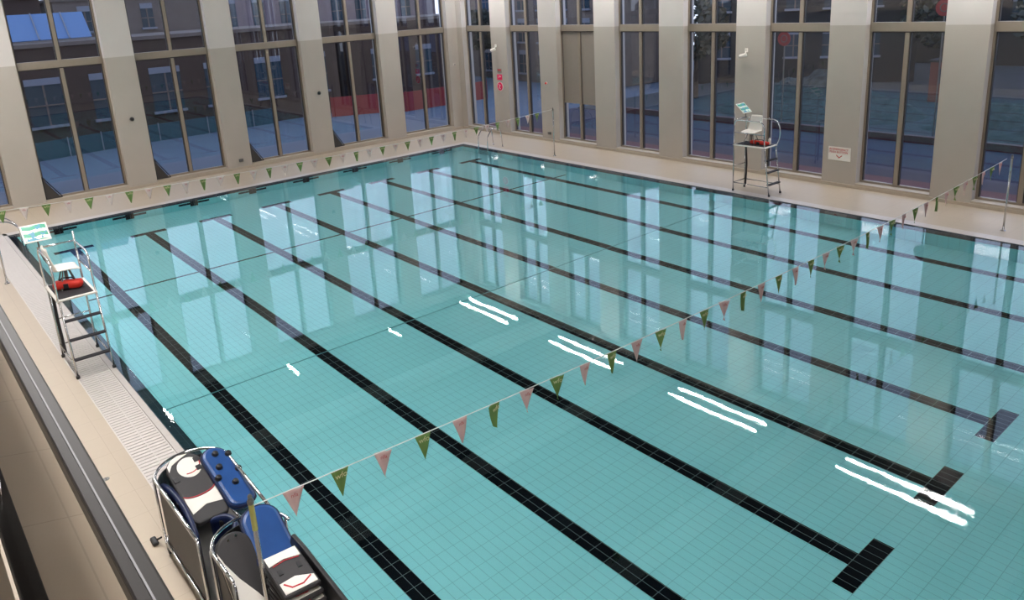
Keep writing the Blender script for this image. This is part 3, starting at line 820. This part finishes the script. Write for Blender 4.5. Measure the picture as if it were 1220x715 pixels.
def building(name, p0, p1, z0, z1, depth, wallm, label, wins, cat='building', roof=None):
    """facade from p0 to p1; wins = (u0,u1,v0,v1) in metres"""
    p0 = Vector((p0[0], p0[1], z0)); p1 = Vector((p1[0], p1[1], z0)); d = (p1-p0); L = d.length; ux = d.normalized()
    out = Vector((-ux.y, ux.x, 0))
    c = Vector((12, 8, 0))
    if (c-p0).dot(out) < 0: out = -out
    r = empty(name, p0, label, cat)
    b = MB(); b.prism([Vector((0,0,0)), ux*L, ux*L+Vector((0,0,z1-z0)), Vector((0,0,z1-z0))], -out*depth); b.build('wall', wallm, r)
    b = MB(); b.prism([ux*-.1+out*.1+Vector((0,0,z1-z0)), ux*(L+.1)+out*.1+Vector((0,0,z1-z0)), ux*(L+.1)+out*.1+Vector((0,0,z1-z0+.18)), ux*-.1+out*.1+Vector((0,0,z1-z0+.18))], -out*(depth+.2)); b.build('coping', roof or M['cream'], r)
    for u0, u1, v0, v1 in wins:
        v0 -= z0; v1 -= z0
        q = lambda u, v, o_: ux*u+Vector((0,0,v))+out*o_
        b = MB(); b.prism([q(u0,v0,.0), q(u1,v0,.0), q(u1,v1,.0), q(u0,v1,.0)], out*.04); w_ = b.build('window', M['dwin'], r)
        b = MB(); b.prism([q(u0-.08,v0-.12,0), q(u1+.08,v0-.12,0), q(u1+.08,v0,0), q(u0-.08,v0,0)], out*.15); b.build('sill', M['lintel'], w_)
        b = MB(); b.prism([q(u0,v1,0), q(u1,v1,0), q(u1,v1+.3,0), q(u0,v1+.3,0)], out*.08); b.build('lintel', M['lintel'], w_)
        b = MB(); um = (u0+u1)/2; b.prism([q(um-.04,v0,.04), q(um+.04,v0,.04), q(um+.04,v1,.04), q(um-.04,v1,.04)], out*.03)
        vm = (v0+v1)/2; b.prism([q(u0,vm-.03,.04), q(u1,vm-.03,.04), q(u1,vm+.03,.04), q(u0,vm+.03,.04)], out*.03); b.build('glazing_bar', M['cream'], w_)
    return r
# left side street
wl = []
for i in range(8):
    u = 1.0+i*2.75; wl.append((u, u+1.5, 1.15, 3.05))
building('brick_terrace', (-16, -3), (-16, 19.5), -.25, 4.75, 6, M['brick'], 'long low brown brick building with pale lintels outside the left windows', wl)
building('cream_house', (-25, 7), (-25, 15), -.25, 6.9, 6, M['cream'], 'dull cream house behind the brick building, left of the lilac one', [(1.2,1.9,5.2,6.3),(2.6,3.3,5.2,6.3),(4.6,5.3,5.2,6.3)])
building('lilac_house', (-25, 15.6), (-25, 33), -.25, 7.0, 6, M['lilac'], 'pale lilac house row with tall windows behind the brick building', [(1+i*1.9, 1.8+i*1.9, 4.6, 6.3) for i in range(8)])
building('tall_house', (-25, -14), (-25, 6.4), -.25, 7.1, 6, M['brick'], 'dark tall house behind the blue canopy at the top left', [(1+i*2.2, 1.8+i*2.2, 4.9, 6.2) for i in range(8)])
building('corner_house', (-16.5, 20.5), (-15.5, 29), -.25, 4.7, 5, M['brick'], 'brown corner building seen through the left wall window nearest the room corner', [(1.5,2.6,1.4,2.9),(4.5,5.6,1.4,2.9),(6.8,7.8,1.4,2.9)])
r = empty('blue_canopy', (-18.5, -2, 4.93), 'light blue sheet canopy on the roof of the brick building', 'canopy')
b = MB(); b.prism([(0,0,.1),(0,9.3,.1),(-1.2,9.3,1.35),(-1.2,0,1.35)], (-.05,0,-.03)); b.build('sheet', M['bluesheet'], r)
for i in range(7):
    b = MB(); b.tube([(.02,.3+i*1.33,.12),(-1.16,.3+i*1.33,1.38)], .035, 6); b.build('rib', M['lintel'], r)
def hoarding(name, pts, z0, h, m, label, post=M['lintel'], step=1.2):
    r = empty(name, (pts[0][0], pts[0][1], z0), label, 'hoarding')
    for a, c in zip(pts[:-1], pts[1:]):
        A = Vector((a[0]-pts[0][0], a[1]-pts[0][1], 0)); Cc = Vector((c[0]-pts[0][0], c[1]-pts[0][1], 0)); d = Cc-A; nrm = Vector((-d.y, d.x, 0)).normalized()
        b = MB(); b.prism([A, Cc, Cc+Vector((0,0,h)), A+Vector((0,0,h))], nrm*.05); b.build('board_panel', m, r)
        n = max(1, int(d.length/step))
        for i in range(n+1):
            p = A+d*(i/n)
            b = MB(); b.tube([p+nrm*(-.06 if nrm.x < 0 else .09), p+nrm*(-.06 if nrm.x < 0 else .09)+Vector((0,0,h+.06))], .03, 6); b.build('post', post, r)
    return r
hoarding('teal_hoarding', [(-14.2, -4), (-14.6, 3.1), (-15.4, 7.6), (-15.4, 15.0)], -.25, .85, M['tealh'], 'low teal hoarding with white posts outside the left windows')
hoarding('red_hoarding', [(-14.4, 18.0), (-13.2, 20.6), (-12.2, 21.6), (-12.2, 27.5)], -.25, 1.1, M['redh'], 'red hoarding outside the last windows of the left wall', post=M['redh'])
# right side
building('house_terrace', (-24, 35.5), (-8, 34), -.2, 7.2, 6, M['cream'], 'dull terrace with small windows outside the far right corner of the room', [(2+i*2.3, 3+i*2.3, z, z+1.3) for i in range(6) for z in (.4, 2.6, 4.8)])
building('grey_block', (-4.5, 38.5), (6.5, 44), -.2, 7.2, 6, M['slate'], 'grey block behind the shuttered window of the right wall', [(1+i*2.1, 2+i*2.1, z, z+1.3) for i in range(5) for z in (1.4, 4.2)])
building('long_depot', (-6, 54), (40, 53), -.2, 6.4, 6, M['slate'], 'long dark depot building far behind the rubble, right of the grey block', [(2+i*4, 3.6+i*4, 2.4, 3.8) for i in range(10)])
r = empty('blue_hoarding', (15.5, 34, -.15), 'tall corrugated light blue hoarding at the top right beyond the right windows', 'hoarding')
b = MB()
for i in range(60):
    x = i*.3; b.box((x, 0, 1.9), (x+.22, .04, 4.2)); b.box((x+.22, .03, 1.9), (x+.3, .07, 4.2))
b.build('corrugated_sheet', M['bluesheet'], r)
b = MB(); b.box((0, .1, 0), (18, .4, 1.9)); b.build('base_wall', M['slate'], r)
# rubble mound
def mound(cx, cy, rx, ry, h, label, seed):
    rnd = random.Random(seed)
    bm = MB(); n = 46
    from mathutils import noise as mn
    def f(u, v):
        x = (u-.5)*2; y = (v-.5)*2; d = min(1, math.sqrt(x*x+y*y))
        z = h*(1-d*d)*(.75+.9*mn.noise(Vector((x*2.6+seed, y*2.6, 0))))+.35*h*abs(mn.noise(Vector((x*9, y*9, seed))))*(1-d)
        return (cx+x*rx, cy+y*ry, -.16+max(0, z))
    bm.grid(f, n, n); o = bm.build('rubble_mound', M['mound'], solid=0)
    return tag(o, label, 'rubble', kind='stuff')
M['mound'] = mat('rubble_mix', srgb(50, 60, 62), .95, spec=.1, var=.45, vscale=4, bump=.6, bscale=9)
mound(7.2, 32, 4.9, 3.6, 1.5, 'grey green rubble heap beyond the road behind the right wall windows, left heap', 3)
mound(17.2, 31.2, 4.8, 2.6, 1.0, 'lower grey rubble heap beyond the road behind the right wall windows, right heap', 8)
for i in range(9):
    rnd = random.Random(40+i); L = rnd.uniform(1.4, 2.6)
    o = MB().box((-L/2, -.06, 0), (L/2, .06, .05)).build('loose_plank', M['lintel']); o.location = (3.0+i*1.75, 27.95+.1*(i % 3), -.14); o.rotation_euler = (0, 0, rnd.uniform(-.1, .1))
    o.scale.x = .62
    tag(o, 'loose pale plank lying on the ground behind the dark red kerb wall', 'plank', 'pale planks behind the kerb')
def road_sign(x, y, z, label):
    r = empty('round_sign', (x, y, -.15), label, 'sign')
    b = MB(); b.tube([(0,0,0),(0,0,z+.5)], .03, 8); b.build('post', M['dull'], r)
    b = MB(); b.tube([(0,-.04,z+.15),(0,-.06,z+.15)], .3, 24); b.build('disc', M['redh'], r)
    b = MB(); b.tube(arc((0,-.065,z+.15), .14, 0, 2*math.pi, 20, (1,0,0), (0,0,1)), .02, 6); b.build('ring', M['cream'], r)
road_sign(7.76, 28.2, 3.5, 'round red sign on a post outside the window behind the far lifeguard chair')
road_sign(14.1, 28.2, 4.65, 'round red sign on a taller post in the window right of the notice')
def tree(x, y, h, rad, label, seed, z0=-.25):
    rnd = random.Random(seed); r = empty('street_tree', (x, y, z0), label, 'tree', 'dark trees outside')
    b = MB(); b.tube([(0,0,0),(.05,.02,h*.3),(0,.05,h*.6)], [.18,.13,.08], 8); b.build('trunk', M['bark'], r)
    b = MB()
    for i in range(900):
        t = Vector((rnd.gauss(0,1), rnd.gauss(0,1), rnd.gauss(0,1))).normalized()*rad*rnd.uniform(.45,1)**.5
        p = Vector((t.x, t.y, h*.68+t.z*.85)); s_ = rnd.uniform(.12,.28)
        a = Vector((rnd.gauss(0,1), rnd.gauss(0,1), rnd.gauss(0,1))).normalized()*s_; c = a.orthogonal().normalized()*s_*.6
        b.poly([p-a, p+c, p+a, p-c])
    b.build('crown', M['leaf'], r)
tree(-23.4, -17.5, 5.9, 1.4, 'dark tree at the far left end of the outside street', 1)
tree(-19.5, 33, 5.6, 1.7, 'dark tree beyond the brown corner building', 2)
tree(-.5, 33, 5.6, 1.9, 'dark tree beyond the road left of the rubble', 3)
tree(8.5, 42.5, 6.0, 2.3, 'dark tree behind the left rubble heap', 4)
tree(14.5, 41, 5.6, 2.2, 'dark tree behind the right rubble heap', 5)
r = empty('site_cabin', (10.2, 37, -.15), 'small dull red site cabin behind the rubble', 'cabin')
b = MB(); b.box((0,0,0),(1.5,2,1.9)); b.build('cabin_wall', mat('cabin_red', srgb(104,58,50), .9), r)
b = MB(); b.box((-.1,-.1,1.9),(1.6,2.1,2.0)); b.build('cabin_roof', M['slate'], r)
b = MB(); b.box((.4,-.03,.9),(1.1,0,1.6)); b.build('cabin_window', M['dwin'], r)

# ------------------------------------------------------------------ world light (dusk sky)
wd = bpy.data.worlds.new('sky'); S.world = wd; wd.use_nodes = True
t = wd.node_tree; t.nodes.clear()
o = t.nodes.new('ShaderNodeOutputWorld'); bg = t.nodes.new('ShaderNodeBackground')
tc = t.nodes.new('ShaderNodeTexCoord'); sx = t.nodes.new('ShaderNodeSeparateXYZ'); cr = t.nodes.new('ShaderNodeValToRGB')
t.links.new(tc.outputs['Generated'], sx.inputs[0]); t.links.new(sx.outputs[2], cr.inputs[0])
cr.color_ramp.elements[0].position = 0.0; cr.color_ramp.elements[0].color = (.74, .82, .96, 1)
cr.color_ramp.elements[1].position = .7; cr.color_ramp.elements[1].color = (.50, .66, .96, 1)
t.links.new(cr.outputs[0], bg.inputs[0]); bg.inputs[1].default_value = 1.1
t.links.new(bg.outputs[0], o.inputs[0])

# ------------------------------------------------------------------ camera
cd = bpy.data.cameras.new('camera'); cam = bpy.data.objects.new('camera', cd); COL.objects.link(cam); S.camera = cam
yaw, pit, rol, f = 2.456, .2791, -.0564, 926.5
ca, sa, cb, sb = math.cos(yaw), math.sin(yaw), math.cos(pit), math.sin(pit)
F = Vector((ca*cb, sa*cb, -sb)); rr = Vector((sa, -ca, 0)); uu = rr.cross(F)
cc, sc = math.cos(rol), math.sin(rol)
RX = rr*cc+uu*sc; UY = rr*-sc+uu*cc
Mx = Matrix((RX, UY, -F)).transposed().to_4x4(); Mx.translation = Vector((26.25, -2.453, 5.998))
cam.matrix_world = Mx
cd.sensor_width = 36; cd.lens = f/1220*36; cd.shift_y = -100/1220; cd.clip_start = .02; cd.clip_end = 300

S.view_settings.view_transform = 'Standard'; S.view_settings.look = 'None'
S.view_settings.exposure = 1.2; S.view_settings.gamma = 1.0; S.view_settings.use_curve_mapping = False
cy = S.cycles
cy.use_denoising = True
cy.max_bounces = 12; cy.transparent_max_bounces = 24; cy.transmission_bounces = 8; cy.glossy_bounces = 5; cy.diffuse_bounces = 5
cy.sample_clamp_indirect = 14; cy.blur_glossy = .5
